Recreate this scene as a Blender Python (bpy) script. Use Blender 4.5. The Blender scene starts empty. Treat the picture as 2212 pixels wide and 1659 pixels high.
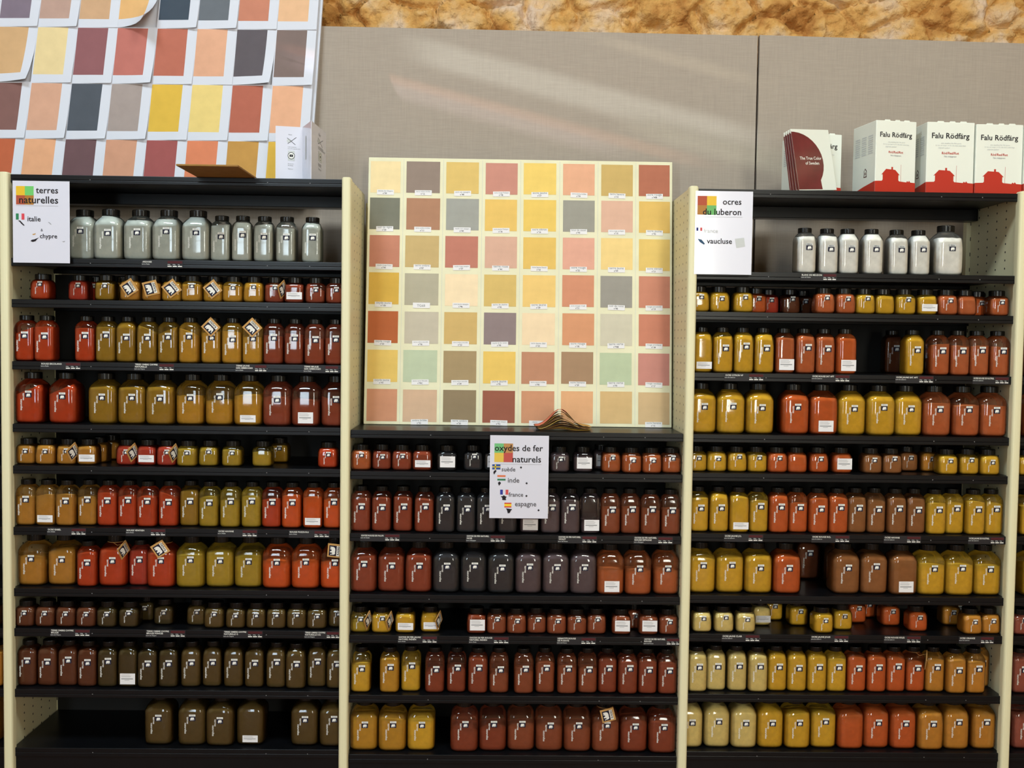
import bpy, math, random
from mathutils import Vector, Matrix, noise
random.seed(7)
SC = bpy.context.scene
COL = SC.collection

# ------------------------------------------------------------------ camera
FPX, DIST, EYE = 2190.0, 3.0, 1.40
YAW, PITCH, ROLL = 0.01647561, -0.0434342, 0.01326553
_cy, _sy, _cp, _sp = math.cos(YAW), math.sin(YAW), math.cos(PITCH), math.sin(PITCH)
FWD = Vector((_sy*_cp, _cy*_cp, _sp))
_r = Vector((_cy, -_sy, 0)); _u = _r.cross(FWD)
RGT = math.cos(ROLL)*_r + math.sin(ROLL)*_u
UPV = -math.sin(ROLL)*_r + math.cos(ROLL)*_u
EYEP = Vector((0, -DIST, EYE))
cam = bpy.data.objects.new('camera', bpy.data.cameras.new('camera'))
COL.objects.link(cam); SC.camera = cam
cam.data.sensor_width = 36.0; cam.data.lens = 36.0*FPX/2212.0
cam.data.clip_start = 0.05
m = Matrix.Identity(4)
for i in range(3):
    m[i][0] = RGT[i]; m[i][1] = UPV[i]; m[i][2] = -FWD[i]; m[i][3] = EYEP[i]
cam.matrix_world = m

def U(px, py, y):
    """point where the sight line of a photo pixel meets the vertical plane at depth y behind the shelf fronts"""
    d = RGT*(px-1106.0) + UPV*(829.5-py) + FWD*FPX
    return EYEP + d*((DIST+y)/d.y)

# ------------------------------------------------------------------ light
SC.view_settings.view_transform = 'Standard'
SC.view_settings.look = 'None'
SC.view_settings.gamma = 1.0
SC.view_settings.use_curve_mapping = False
SC.view_settings.exposure = 0.70
w = bpy.data.worlds.new('world'); SC.world = w; w.use_nodes = True
w.node_tree.nodes['Background'].inputs[0].default_value = (0.75, 0.86, 1.0, 1)
w.node_tree.nodes['Background'].inputs[1].default_value = 0.6

def area(name, loc, rot, sx, sy, energy, color, spread=math.pi):
    l = bpy.data.lights.new(name, 'AREA'); l.shape = 'RECTANGLE'; l.size = sx; l.size_y = sy
    l.energy = energy; l.color = color; l.spread = spread
    o = bpy.data.objects.new(name, l); COL.objects.link(o)
    o.location = loc; o.rotation_euler = rot
    return o
R_ = math.radians
# daylight falling through the two roof lights and the tall windows of the wall opposite
area('roof_daylight_blue', (-1.5, -2.35, 4.55), (0, 0, 0), 1.2, 0.9, 66, (0.76, 0.91, 1.0))
area('roof_daylight_white', (1.0, -2.35, 4.55), (0, 0, 0), 1.0, 0.9, 58, (0.96, 1.0, 0.92))
area('window_daylight_blue', (-2.2, -7.08, 2.25), (R_(90), 0, R_(0)), 0.8, 2.7, 68, (0.74, 0.90, 1.0))
area('window_daylight_warm', (1.75, -7.08, 2.25), (R_(90), 0, R_(0)), 0.7, 2.7, 92, (0.97, 0.97, 0.84))
# added sun: imitates reflected light streaks on the linen boards through a slit mask
_p, _q = U(785, 154, .40), U(1500, 347, .40)
SUND = Vector((1.0, 0.19, (_q.z-_p.z)/(_q.x-_p.x)))
sl = bpy.data.lights.new('streak_sun', 'SUN'); sl.energy = 6.5; sl.angle = R_(0.5); sl.color = (1.0, 0.97, 0.93)
so = bpy.data.objects.new('streak_sun', sl); COL.objects.link(so); so.location = (-9, -1, 5)
so.rotation_euler = (-SUND).to_track_quat('Z', 'Y').to_euler()

# ------------------------------------------------------------------ colours and materials
def lin(c):
    return tuple((v/255/12.92 if v/255 <= 0.04045 else ((v/255+0.055)/1.055)**2.4) for v in c)

def mat(name, rgb, rough=0.6, spec=0.4, coat=0.0, metallic=0.0, mottle=0.0, mscale=40.0, bump=0.0, bscale=200.0):
    M = bpy.data.materials.new(name); M.use_nodes = True
    nt = M.node_tree; b = nt.nodes['Principled BSDF']
    c = lin(rgb)
    b.inputs['Base Color'].default_value = (*c, 1)
    b.inputs['Roughness'].default_value = rough
    b.inputs['Specular IOR Level'].default_value = spec
    b.inputs['Coat Weight'].default_value = coat
    b.inputs['Coat Roughness'].default_value = 0.08
    b.inputs['Metallic'].default_value = metallic
    if mottle or bump:
        tc = nt.nodes.new('ShaderNodeTexCoord')
        n = nt.nodes.new('ShaderNodeTexNoise'); n.inputs['Scale'].default_value = mscale; n.inputs['Detail'].default_value = 5
        nt.links.new(tc.outputs['Object'], n.inputs['Vector'])
        if mottle:
            r = nt.nodes.new('ShaderNodeMapRange')
            r.inputs[1].default_value = 0.3; r.inputs[2].default_value = 0.7
            r.inputs[3].default_value = 1-mottle; r.inputs[4].default_value = 1+mottle
            nt.links.new(n.outputs['Fac'], r.inputs[0])
            x = nt.nodes.new('ShaderNodeVectorMath'); x.operation = 'SCALE'
            x.inputs[0].default_value = c
            nt.links.new(r.outputs[0], x.inputs['Scale'])
            nt.links.new(x.outputs[0], b.inputs['Base Color'])
        if bump:
            n2 = nt.nodes.new('ShaderNodeTexNoise'); n2.inputs['Scale'].default_value = bscale; n2.inputs['Detail'].default_value = 6
            nt.links.new(tc.outputs['Object'], n2.inputs['Vector'])
            bp = nt.nodes.new('ShaderNodeBump'); bp.inputs['Strength'].default_value = bump; bp.inputs['Distance'].default_value = 0.01
            nt.links.new(n2.outputs['Fac'], bp.inputs['Height']); nt.links.new(bp.outputs[0], b.inputs['Normal'])
    return M

def mat_objcol(name, rough=0.9, spec=0.15, mottle=0.12, mscale=60.0, bump=0.0):
    """matt colour that each object carries itself"""
    M = bpy.data.materials.new(name); M.use_nodes = True
    nt = M.node_tree; b = nt.nodes['Principled BSDF']
    oi = nt.nodes.new('ShaderNodeObjectInfo'); tc = nt.nodes.new('ShaderNodeTexCoord')
    n = nt.nodes.new('ShaderNodeTexNoise'); n.inputs['Scale'].default_value = mscale; n.inputs['Detail'].default_value = 6
    nt.links.new(tc.outputs['Object'], n.inputs['Vector'])
    r = nt.nodes.new('ShaderNodeMapRange'); r.inputs[1].default_value = 0.3; r.inputs[2].default_value = 0.7
    r.inputs[3].default_value = 1-mottle; r.inputs[4].default_value = 1+mottle*0.7
    nt.links.new(n.outputs['Fac'], r.inputs[0])
    x = nt.nodes.new('ShaderNodeVectorMath'); x.operation = 'SCALE'
    nt.links.new(oi.outputs['Color'], x.inputs[0]); nt.links.new(r.outputs[0], x.inputs['Scale'])
    nt.links.new(x.outputs[0], b.inputs['Base Color'])
    b.inputs['Roughness'].default_value = rough; b.inputs['Specular IOR Level'].default_value = spec
    if bump:
        bp = nt.nodes.new('ShaderNodeBump'); bp.inputs['Strength'].default_value = bump; bp.inputs['Distance'].default_value = 0.004
        nt.links.new(n.outputs['Fac'], bp.inputs['Height']); nt.links.new(bp.outputs[0], b.inputs['Normal'])
    return M

def mat_shell():
    """thin clear plastic, a little dusted inside with the jar's own pigment"""
    M = bpy.data.materials.new('clear_plastic'); M.use_nodes = True
    nt = M.node_tree; nt.nodes.clear()
    out = nt.nodes.new('ShaderNodeOutputMaterial')
    oi = nt.nodes.new('ShaderNodeObjectInfo'); tc = nt.nodes.new('ShaderNodeTexCoord')
    n = nt.nodes.new('ShaderNodeTexNoise'); n.inputs['Scale'].default_value = 70; n.inputs['Detail'].default_value = 5
    nt.links.new(tc.outputs['Object'], n.inputs['Vector'])
    r = nt.nodes.new('ShaderNodeMapRange'); r.inputs[1].default_value = 0.35; r.inputs[2].default_value = 0.7
    r.inputs[3].default_value = 0.6; r.inputs[4].default_value = 1.3
    nt.links.new(n.outputs['Fac'], r.inputs[0])
    mu = nt.nodes.new('ShaderNodeMath'); mu.operation = 'MULTIPLY'
    nt.links.new(r.outputs[0], mu.inputs[0]); nt.links.new(oi.outputs['Alpha'], mu.inputs[1])
    tr = nt.nodes.new('ShaderNodeBsdfTransparent'); tr.inputs[0].default_value = (0.975, 0.98, 0.975, 1)
    df = nt.nodes.new('ShaderNodeBsdfDiffuse'); nt.links.new(oi.outputs['Color'], df.inputs[0])
    m1 = nt.nodes.new('ShaderNodeMixShader')
    nt.links.new(mu.outputs[0], m1.inputs[0]); nt.links.new(tr.outputs[0], m1.inputs[1]); nt.links.new(df.outputs[0], m1.inputs[2])
    gl = nt.nodes.new('ShaderNodeBsdfGlossy'); gl.inputs['Roughness'].default_value = 0.07
    fr = nt.nodes.new('ShaderNodeFresnel'); fr.inputs[0].default_value = 1.58
    m2 = nt.nodes.new('ShaderNodeMixShader')
    nt.links.new(fr.outputs[0], m2.inputs[0]); nt.links.new(m1.outputs[0], m2.inputs[1]); nt.links.new(gl.outputs[0], m2.inputs[2])
    nt.links.new(m2.outputs[0], out.inputs[0])
    return M

def mat_perforated(name, rgb):
    """cream enamel with the punched holes of shop shelving"""
    M = mat(name, rgb, 0.45, 0.4)
    nt = M.node_tree; b = nt.nodes['Principled BSDF']
    tc = nt.nodes.new('ShaderNodeTexCoord'); sp = nt.nodes.new('ShaderNodeSeparateXYZ')
    nt.links.new(tc.outputs['Object'], sp.inputs[0])
    def node(op, a, bb=None):
        q = nt.nodes.new('ShaderNodeMath'); q.operation = op
        for i, v in enumerate((a, bb)):
            if v is None: continue
            if isinstance(v, (int, float)): q.inputs[i].default_value = v
            else: nt.links.new(v, q.inputs[i])
        return q.outputs[0]
    fy = node('MULTIPLY', node('SUBTRACT', node('FRACT', node('DIVIDE', sp.outputs['Y'], 0.058)), 0.5), 0.058)
    fz = node('MULTIPLY', node('SUBTRACT', node('FRACT', node('DIVIDE', sp.outputs['Z'], 0.025)), 0.5), 0.025)
    d = node('SQRT', node('ADD', node('MULTIPLY', fy, fy), node('MULTIPLY', fz, fz)))
    hole = node('LESS_THAN', d, 0.0032)
    mx = nt.nodes.new('ShaderNodeMix'); mx.data_type = 'RGBA'
    nt.links.new(hole, mx.inputs['Factor'])
    mx.inputs['A'].default_value = (*lin(rgb), 1); mx.inputs['B'].default_value = (0.012, 0.011, 0.01, 1)
    nt.links.new(mx.outputs['Result'], b.inputs['Base Color'])
    return M

def mat_linen():
    M = mat('linen', (172, 158, 143), 0.9, 0.1)
    nt = M.node_tree; b = nt.nodes['Principled BSDF']
    tc = nt.nodes.new('ShaderNodeTexCoord')
    outs = []
    for sc in ((620, 1, 14), (20, 1, 520)):
        mp = nt.nodes.new('ShaderNodeMapping'); mp.inputs['Scale'].default_value = sc
        n = nt.nodes.new('ShaderNodeTexNoise'); n.inputs['Scale'].default_value = 1.0; n.inputs['Detail'].default_value = 3
        nt.links.new(tc.outputs['Object'], mp.inputs[0]); nt.links.new(mp.outputs[0], n.inputs['Vector']); outs.append(n.outputs['Fac'])
    a = nt.nodes.new('ShaderNodeMath'); a.operation = 'ADD'; nt.links.new(outs[0], a.inputs[0]); nt.links.new(outs[1], a.inputs[1])
    rp = nt.nodes.new('ShaderNodeMapRange'); rp.inputs[1].default_value = 0.7; rp.inputs[2].default_value = 1.3
    rp.inputs[3].default_value = 0.91; rp.inputs[4].default_value = 1.07
    nt.links.new(a.outputs[0], rp.inputs[0])
    x = nt.nodes.new('ShaderNodeVectorMath'); x.operation = 'SCALE'; x.inputs[0].default_value = lin((168, 156, 144))
    nt.links.new(rp.outputs[0], x.inputs['Scale']); nt.links.new(x.outputs[0], b.inputs['Base Color'])
    return M

def mat_stone():
    M = mat('ochre_rubble', (196, 142, 78), 0.92, 0.1)
    nt = M.node_tree; b = nt.nodes['Principled BSDF']
    tc = nt.nodes.new('ShaderNodeTexCoord')
    n = nt.nodes.new('ShaderNodeTexNoise'); n.inputs['Scale'].default_value = 7; n.inputs['Detail'].default_value = 8
    nt.links.new(tc.outputs['Object'], n.inputs['Vector'])
    cr = nt.nodes.new('ShaderNodeValToRGB')
    e = cr.color_ramp.elements
    e[0].position = 0.32; e[0].color = (*lin((172, 118, 62)), 1)
    e[1].position = 0.66; e[1].color = (*lin((214, 188, 164)), 1)
    k = e.new(0.46); k.color = (*lin((208, 160, 94)), 1)
    k = e.new(0.55); k.color = (*lin((214, 176, 126)), 1)
    nt.links.new(n.outputs['Fac'], cr.inputs[0]); nt.links.new(cr.outputs[0], b.inputs['Base Color'])
    n2 = nt.nodes.new('ShaderNodeTexNoise'); n2.inputs['Scale'].default_value = 70; n2.inputs['Detail'].default_value = 8
    nt.links.new(tc.outputs['Object'], n2.inputs['Vector'])
    bp = nt.nodes.new('ShaderNodeBump'); bp.inputs['Strength'].default_value = 0.7; bp.inputs['Distance'].default_value = 0.012
    nt.links.new(n2.outputs['Fac'], bp.inputs['Height']); nt.links.new(bp.outputs[0], b.inputs['Normal'])
    return M

M = dict(
    shelf=mat('black_enamel', (11, 12, 15), 0.33, 0.25, mottle=0.15, mscale=25),
    cream=mat('cream_enamel', (226, 221, 184), 0.42, 0.4),
    perf=mat_perforated('perforated_cream', (220, 213, 176)),
    linen=mat_linen(), stone=mat_stone(),
    powder=mat_objcol('pigment_powder', 0.95, 0.05, 0.10, 55, 0.25),
    paint=mat_objcol('painted_colour', 0.85, 0.2, 0.05, 30),
    shell=mat_shell(),
    cap=mat('black_cap_plastic', (8, 8, 9), 0.25, 0.3),
    white=mat('white_print', (236, 236, 230), 0.6, 0.3),
    paper=mat('white_paper', (214, 217, 228), 0.7, 0.2),
    lam=mat('laminated_paper', (216, 217, 231), 0.25, 0.4, coat=0.6),
    navy=mat('navy_print', (22, 24, 48), 0.6, 0.3),
    ink=mat('black_ink', (34, 30, 36), 0.7, 0.2),
    grey=mat('grey_ink', (150, 152, 155), 0.7, 0.2),
    midgrey=mat('dark_grey_ink', (92, 90, 96), 0.7, 0.2),
    palegrey=mat('pale_grey_ink', (200, 204, 204), 0.7, 0.2),
    sticker=mat('white_sticker', (232, 230, 232), 0.55, 0.3),
    kraft=mat('kraft_card', (196, 152, 92), 0.75, 0.2),
    card=mat('hardboard', (150, 112, 60), 0.7, 0.2, mottle=0.1),
    board=mat('cream_board', (230, 226, 194), 0.8, 0.2, mottle=0.05, mscale=14),
    labelblack=mat('label_black', (26, 25, 30), 0.5, 0.4),
    maroon=mat('maroon_print', (74, 22, 28), 0.6, 0.3),
    red=mat('falun_red', (186, 44, 24), 0.5, 0.4),
    darkred=mat('brochure_red', (104, 32, 38), 0.3, 0.5, coat=0.4, mottle=0.25, mscale=18),
    carton=mat('white_carton', (232, 236, 226), 0.45, 0.4),
    back=mat('dark_back_panel', (20, 19, 18), 0.7, 0.3),
    plaster=mat('plaster', (206, 186, 150), 0.9, 0.1, mottle=0.06, mscale=3, bump=0.2, bscale=12),
    floor=mat('terracotta_floor', (150, 104, 76), 0.6, 0.3, mottle=0.15, mscale=4),
    wood=mat('beam_wood', (92, 66, 44), 0.7, 0.3, mottle=0.2, mscale=6),
    glass=None,
    dot=mat('rivet_grey', (120, 120, 122), 0.4, 0.5),
)
def C(name, rgb, rough=0.7):
    k = 'c_'+name
    if k not in M: M[k] = mat(name, rgb, rough, 0.25)
    return M[k]
M['glass'] = bpy.data.materials.new('window_glass'); M['glass'].use_nodes = True
_b = M['glass'].node_tree.nodes['Principled BSDF']
_b.inputs['Transmission Weight'].default_value = 1.0; _b.inputs['Roughness'].default_value = 0.0; _b.inputs['IOR'].default_value = 1.02

# ------------------------------------------------------------------ mesh helpers
_tc = {}
def text_mesh(s):
    """unit-size lettering: (verts2d, faces, x0, x1)"""
    if s in _tc: return _tc[s]
    cu = bpy.data.curves.new('lettering', 'FONT'); cu.body = s; cu.size = 1.0; cu.resolution_u = 2; cu.offset = 0.012
    o = bpy.data.objects.new('lettering', cu); COL.objects.link(o)
    dg = bpy.context.evaluated_depsgraph_get(); dg.update()
    me = o.evaluated_get(dg).to_mesh()
    v = [(p.co.x, p.co.y) for p in me.vertices]; f = [tuple(p.vertices) for p in me.polygons]
    o.evaluated_get(dg).to_mesh_clear()
    bpy.data.objects.remove(o); bpy.data.curves.remove(cu)
    _tc[s] = (v, f, min(a for a, _ in v), max(a for a, _ in v))
    return _tc[s]

class MB:
    def __init__(self):
        self.v = []; self.f = []; self.m = []; self.mats = []
    def mi(self, m):
        if m not in self.mats: self.mats.append(m)
        return self.mats.index(m)
    def add(self, vs, fs, m):
        o = len(self.v); k = self.mi(m)
        self.v += [tuple(p) for p in vs]
        for f in fs:
            self.f.append(tuple(i+o for i in f)); self.m.append(k)
        return self
    def box(self, x0, x1, y0, y1, z0, z1, m):
        vs = [(x, y, z) for z in (z0, z1) for y in (y0, y1) for x in (x0, x1)]
        return self.add(vs, [(0, 2, 3, 1), (4, 5, 7, 6), (0, 1, 5, 4), (2, 6, 7, 3), (0, 4, 6, 2), (1, 3, 7, 5)], m)
    def poly(self, pts, y, m):
        """flat outline in the x-z plane facing the room"""
        return self.add([(x, y, z) for x, z in pts], [tuple(range(len(pts)))], m)
    def rect(self, x0, x1, z0, z1, y, m):
        return self.poly([(x0, z0), (x1, z0), (x1, z1), (x0, z1)], y, m)
    def text(self, s, x0, x1, z, y, m, size=None, down=False):
        """lettering between x0 and x1 with its baseline at z; with size the width follows and x1 may be None"""
        v, f, a, b = text_mesh(s)
        k = size if size else (x1-x0)/(b-a)
        if size and x1 is not None and (b-a)*k > x1-x0: k = (x1-x0)/(b-a)
        kz = size if size else k
        if down:    # reads from top to bottom; x0 is the baseline, z the top
            return self.add([(x0+p*k, y, z-(q-a)*k) for q, p in v], f, m)
        return self.add([(x0+(p-a)*k, y, z+q*kz) for p, q in v], f, m)
    def loft(self, rings, m, cap0=True, cap1=True):
        n = len(rings[0]); vs = [p for r in rings for p in r]; fs = []
        for i in range(len(rings)-1):
            for j in range(n):
                k = (j+1) % n
                fs.append((i*n+j, i*n+k, (i+1)*n+k, (i+1)*n+j))
        if cap0: fs.append(tuple(reversed(range(n))))
        if cap1: fs.append(tuple(range((len(rings)-1)*n, len(rings)*n)))
        return self.add(vs, fs, m)
    def mesh(self, name, smooth=False):
        me = bpy.data.meshes.new(name); me.from_pydata(self.v, [], self.f)
        for x in self.mats: me.materials.append(x)
        me.polygons.foreach_set('material_index', self.m)
        if smooth: me.polygons.foreach_set('use_smooth', [True]*len(self.f))
        me.update(); return me
    def build(self, name, parent=None, loc=(0, 0, 0), rot=None, smooth=False):
        o = bpy.data.objects.new(name, self.mesh(name, smooth)); COL.objects.link(o)
        o.location = loc
        if rot: o.rotation_euler = rot
        if parent is not None: o.parent = parent
        return o

def inst(name, me, parent=None, loc=(0, 0, 0), rot=None, color=None):
    o = bpy.data.objects.new(name, me); COL.objects.link(o); o.location = loc
    if rot: o.rotation_euler = rot
    if parent is not None: o.parent = parent
    if color: o.color = color
    return o
def thing(name, label, cat, loc=(0, 0, 0), rz=0.0, group=None):
    o = bpy.data.objects.new(name, None); COL.objects.link(o)
    o.empty_display_size = 0.05
    o.location = loc; o.rotation_euler = (0, 0, rz)
    return tag(o, label, cat, group)
def tag(o, label, cat, group=None):
    o['label'] = label; o['category'] = cat
    if group: o['group'] = group
    return o
def struct(o):
    o['kind'] = 'structure'; return o
def bevel(o, wdt, seg=2):
    b = o.modifiers.new('bevel', 'BEVEL'); b.width = wdt; b.segments = seg; b.limit_method = 'ANGLE'; return o

# ------------------------------------------------------------------ the room
WALLY = 0.53
def rubble(x, z):
    """height of the rough stone face"""
    p = Vector((x*5.6, 0.3, z*7.6))
    d, q = noise.voronoi(p + 0.45*noise.noise_vector(p*0.9))
    edge = min(1.0, (d[1]-d[0])*5.0)
    big = 0.5+0.5*noise.noise(Vector((q[0][0]*3.1, q[0][2]*2.7, 5)))
    h = (0.026+0.036*big)*edge**0.5
    h += 0.016*noise.noise(Vector((x*9, 1, z*9))) + 0.016*noise.noise(Vector((x*24, 4, z*24))) + 0.011*noise.noise(Vector((x*58, 9, z*58))) + 0.006*noise.noise(Vector((x*120, 2, z*120)))
    return max(0.0, min(h, 0.075))
b = MB()
nx, nz = 900, 180
X0, X1, Z0, Z1 = -3.0, 3.0, 2.0, 3.3
vs = []
for j in range(nz+1):
    for i in range(nx+1):
        x = X0+(X1-X0)*i/nx; z = Z0+(Z1-Z0)*j/nz
        vs.append((x, WALLY+0.03-rubble(x, z), z))
fs = [(j*(nx+1)+i, j*(nx+1)+i+1, (j+1)*(nx+1)+i+1, (j+1)*(nx+1)+i) for j in range(nz) for i in range(nx)]
b.add(vs, fs, M['stone'])
b.box(-4.2, 4.2, WALLY+0.06, WALLY+0.25, 0, 4.6, M['stone'])
struct(b.build('wall_back', smooth=True))
struct(MB().box(-4.2, 4.2, -7.2, WALLY+0.25, -0.1, 0.0, M['floor']).build('floor'))
b = MB()   # side wall with an opening added for the slit mask
WY0, WY1, WZ0, WZ1 = -1.1, 0.1, 2.9, 4.3
for y0, y1, z0, z1 in ((-7.2, WY0, 0, 4.6), (WY1, WALLY+.25, 0, 4.6), (WY0, WY1, 0, WZ0), (WY0, WY1, WZ1, 4.6)):
    b.box(-4.4, -4.2, y0, y1, z0, z1, M['plaster'])
struct(b.build('wall_left'))
slits = []
for (ax, ay, bx_, th, tint) in ((785, 154, 1500, .014, (1.0, .46, .30)), (800, 178, 1330, .052, (.34, .31, .40)), (905, 108, 1640, .085, (.50, .62, .66)), (1290, 82, 1640, .022, (.42, .42, .32)), (1380, 270, 1760, .075, (.26, .33, .28))):
    P_, Q_ = U(ax, ay, .40), U(bx_, ay, .40)
    t0, t1 = P_.x+4.2, Q_.x+4.2
    slits.append((.40-SUND.y*t1, .40-SUND.y*t0, P_.z-SUND.z*t0-th/2, P_.z-SUND.z*t0+th/2, tint))
# added unseen mask: thin board with slits shaping the sun streaks, tinted sheets colouring them
b = MB()
ys = sorted({WY0, WY1, *[q for a in slits for q in a[:2]]}); zs_ = sorted({WZ0, WZ1, *[q for a in slits for q in a[2:4]]})
for ya, yb in zip(ys[:-1], ys[1:]):
    for z0, z1 in zip(zs_[:-1], zs_[1:]):
        c_, d_ = (ya+yb)/2, (z0+z1)/2
        if not any(a[0] < c_ < a[1] and a[2] < d_ < a[3] for a in slits): b.box(-4.205, -4.2, ya, yb, z0, z1, M['wood'])
for k, a in enumerate(slits):
    G = bpy.data.materials.new('streak_tint'); G.use_nodes = True; nt = G.node_tree; nt.nodes.clear()
    oo = nt.nodes.new('ShaderNodeOutputMaterial'); tt = nt.nodes.new('ShaderNodeBsdfTransparent'); tt.inputs[0].default_value = (*a[4], 1)
    nt.links.new(tt.outputs[0], oo.inputs[0])
    b.add([(-4.2025, a[0], a[2]), (-4.2025, a[1], a[2]), (-4.2025, a[1], a[3]), (-4.2025, a[0], a[3])], [(0, 1, 2, 3)], G)
struct(b.build('window_3'))
struct(MB().box(4.2, 4.4, -7.2, WALLY+0.25, 0, 4.6, M['plaster']).build('wall_right'))
b = MB()   # wall opposite, with two tall openings
for x0, x1, z0, z1 in ((-4.2, -2.62, 0, 4.6), (-1.78, 1.38, 0, 4.6), (2.12, 4.2, 0, 4.6), (-2.62, -1.78, 0, 0.88), (-2.62, -1.78, 3.62, 4.6), (1.38, 2.12, 0, 0.88), (1.38, 2.12, 3.62, 4.6)):
    b.box(x0, x1, -7.2, -7.0, z0, z1, M['plaster'])
struct(b.build('wall_front'))
b = MB()   # ceiling with its roof light
for x0, x1, y0, y1 in ((-4.2, 4.2, -7.2, -2.8), (-4.2, 4.2, -1.9, WALLY+0.25), (-4.2, -2.1, -2.8, -1.9), (-0.9, 0.5, -2.8, -1.9), (1.5, 4.2, -2.8, -1.9)):
    b.box(x0, x1, y0, y1, 4.6, 4.75, M['wood'])
struct(b.build('ceiling'))
for k, (x0, x1) in enumerate(((-2.62, -1.78), (1.38, 2.12))):
    b = MB()
    for a, c in ((x0, x0+0.05), (x1-0.05, x1)):
        b.box(a, c, -7.06, -7.0, 0.88, 3.62, M['wood'])
    for z in (0.88, 2.3, 3.56):
        b.box(x0, x1, -7.06, -7.0, z, z+0.06, M['wood'])
    struct(b.build('window_%d' % (k+1)))

# linen-covered boards against the stone
def zt(px, py): return U(px, py, 0.40).z
xl, xs, xr = -1.75, U(1635, 240, 0.40).x, U(2400, 100, 0.40).x
b = MB(); za, zb = zt(690, 55), zt(1633, 77)
b.add([(xl, .40, .3), (xs-.003, .40, .3), (xs-.003, .40, zb), (xl, .40, za+.002), (xl, .425, .3), (xs-.003, .425, .3), (xs-.003, .425, zb), (xl, .425, za+.002)],
      [(0, 1, 2, 3), (5, 4, 7, 6), (0, 3, 7, 4), (1, 5, 6, 2), (3, 2, 6, 7), (0, 4, 5, 1)], M['linen'])
tag(b.build('fabric_panel'), 'long linen-covered board on the stone wall above the middle rack', 'wall panel', 'linen boards')
b = MB(); zc = zt(2212, 95)
zd = zb + (zc-zb)*(xr-xs)/(U(2212, 95, .4).x-xs)
b.add([(xs+.003, .395, .3), (xr, .395, .3), (xr, .395, zd), (xs+.003, .395, zb+.001), (xs+.003, .42, .3), (xr, .42, .3), (xr, .42, zd), (xs+.003, .42, zb+.001)],
      [(0, 1, 2, 3), (5, 4, 7, 6), (0, 3, 7, 4), (1, 5, 6, 2), (3, 2, 6, 7), (0, 4, 5, 1)], M['linen'])
tag(b.build('fabric_panel'), 'linen-covered board past the seam, behind the red and white cartons', 'wall panel', 'linen boards')

# ------------------------------------------------------------------ racks
XA, XB, XC, XD = -1.4334, -0.4414, 0.5759, 1.5534
ZL = [EYE+z for z in (.4633, .2208, .1003, -.0818, -.2664, -.3897, -.5721, -.7553, -.8754, -1.0587, -1.2358)]
ZM = [EYE+z for z in (-.2721, -.395, -.5805, -.7638, -.8868, -1.0683, -1.2494)]
ZR = [EYE+z for z in (.4528, .2101, .0912, -.0897, -.273, -.3889, -.5709, -.7575, -.8742, -1.0577, -1.2335)]
DEP = 0.312
def make_shelf(root, x0, x1, z, first=False, last=False):
    b = MB()
    lip = 0.024 if not last else 0.026
    b.box(x0, x1, 0.0, DEP, z-0.014, z, M['shelf'])
    b.box(x0, x1, 0.0, 0.010, z-lip, z-0.014, M['shelf'])
    if first:
        b.box(x0, x1, 0.26, DEP, z-0.050, z-0.014, M['shelf'])
    else:
        b.box(x0, x1, DEP-0.012, DEP, z-0.026, z-0.014, M['shelf'])
    o = bevel(b.build('shelf', root), 0.0015, 2)
    d = MB()
    for fx in (0.24, 0.76, 0.885):
        c = x0+(x1-x0)*fx
        d.add([(c+0.0016*math.cos(a*math.pi/3), -0.0006, z-0.013+0.0016*math.sin(a*math.pi/3)) for a in range(6)], [tuple(range(6))], M['dot'])
    d.build('rivet', o)
def post(root, x, z1):
    n = 10; rings = []
    for z in (0.0, z1-0.004, z1):
        k = 1.0 if z < z1 else 0.8
        pts = [(x-0.014*k, 0.012)]
        for i in range(n+1):
            a = math.pi + math.pi*i/n
            pts.append((x+0.014*k*math.copysign(abs(math.cos(a))**0.6, math.cos(a)), 0.0-0.014*abs(math.sin(a))**0.7))
        pts.append((x+0.014*k, 0.012))
        rings.append([(p, q-.004, z) for p, q in pts])
    MB().loft(rings, M['cream']).build('post', root)
def panel(root, x, z1):
    MB().box(x-0.0015, x+0.0015, 0.0085, DEP+0.004, 0.02, z1-0.004, M['perf']).build('side_panel', root)
def upright(root, x, z1):
    b = MB().box(x-0.015, x+0.015, DEP+0.006, DEP+0.03, 0.02, z1, M['cream'])
    o = b.build('rear_upright', root)
    d = MB()
    z = 0.1
    while z < z1-0.02:
        d.box(x-0.003, x+0.003, DEP+0.0055, DEP+0.0065, z-0.006, z+0.006, M['labelblack']); z += 0.05
    d.build('slot', o)
def rack(name, label, x0, x1, zs, backtop, extra=()):
    r = thing(name, label, 'shelving unit', ((x0+x1)/2, 0.15, 0), 0)
    r.location = (0, 0, 0)
    for i, z in enumerate(zs):
        make_shelf(r, x0, x1, z, first=(i == 0), last=(i == len(zs)-1))
    MB().box(x0, x1, DEP+0.001, DEP+0.005, 0.06, backtop, M['back']).build('back_panel', r)
    MB().box(x0, x1, 0.012, 0.03, 0.0, zs[-1]-0.075, M['cream']).build('kick_plate', r)
    MB().box(x0, x1, 0.004, 0.014, zs[-1]-0.075, zs[-1]-0.026, M['shelf']).build('base_front', r)
    return r
ZTL = ZL[0]+.004; ZTR = ZR[0]+.005
PB, PC = XB+0.009, XC-0.009
rl = rack('shelving_rack', 'black-shelved rack of ten rows of jars under the terres naturelles sign', XA+.006, PB-.003, ZL, ZL[1]-.03)
for x in (XA, XB): post(rl, x, ZTL)
panel(rl, XA, ZTL); panel(rl, PB, ZTL)
upright(rl, XA, ZTL-.03); upright(rl, PB-.017, ZTL-.03)
rm = rack('shelving_rack', 'lower black rack of six rows carrying the colour chart and oxydes de fer sign', XB+.0146, XC-.0146, ZM, ZM[0]-.03)
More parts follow.
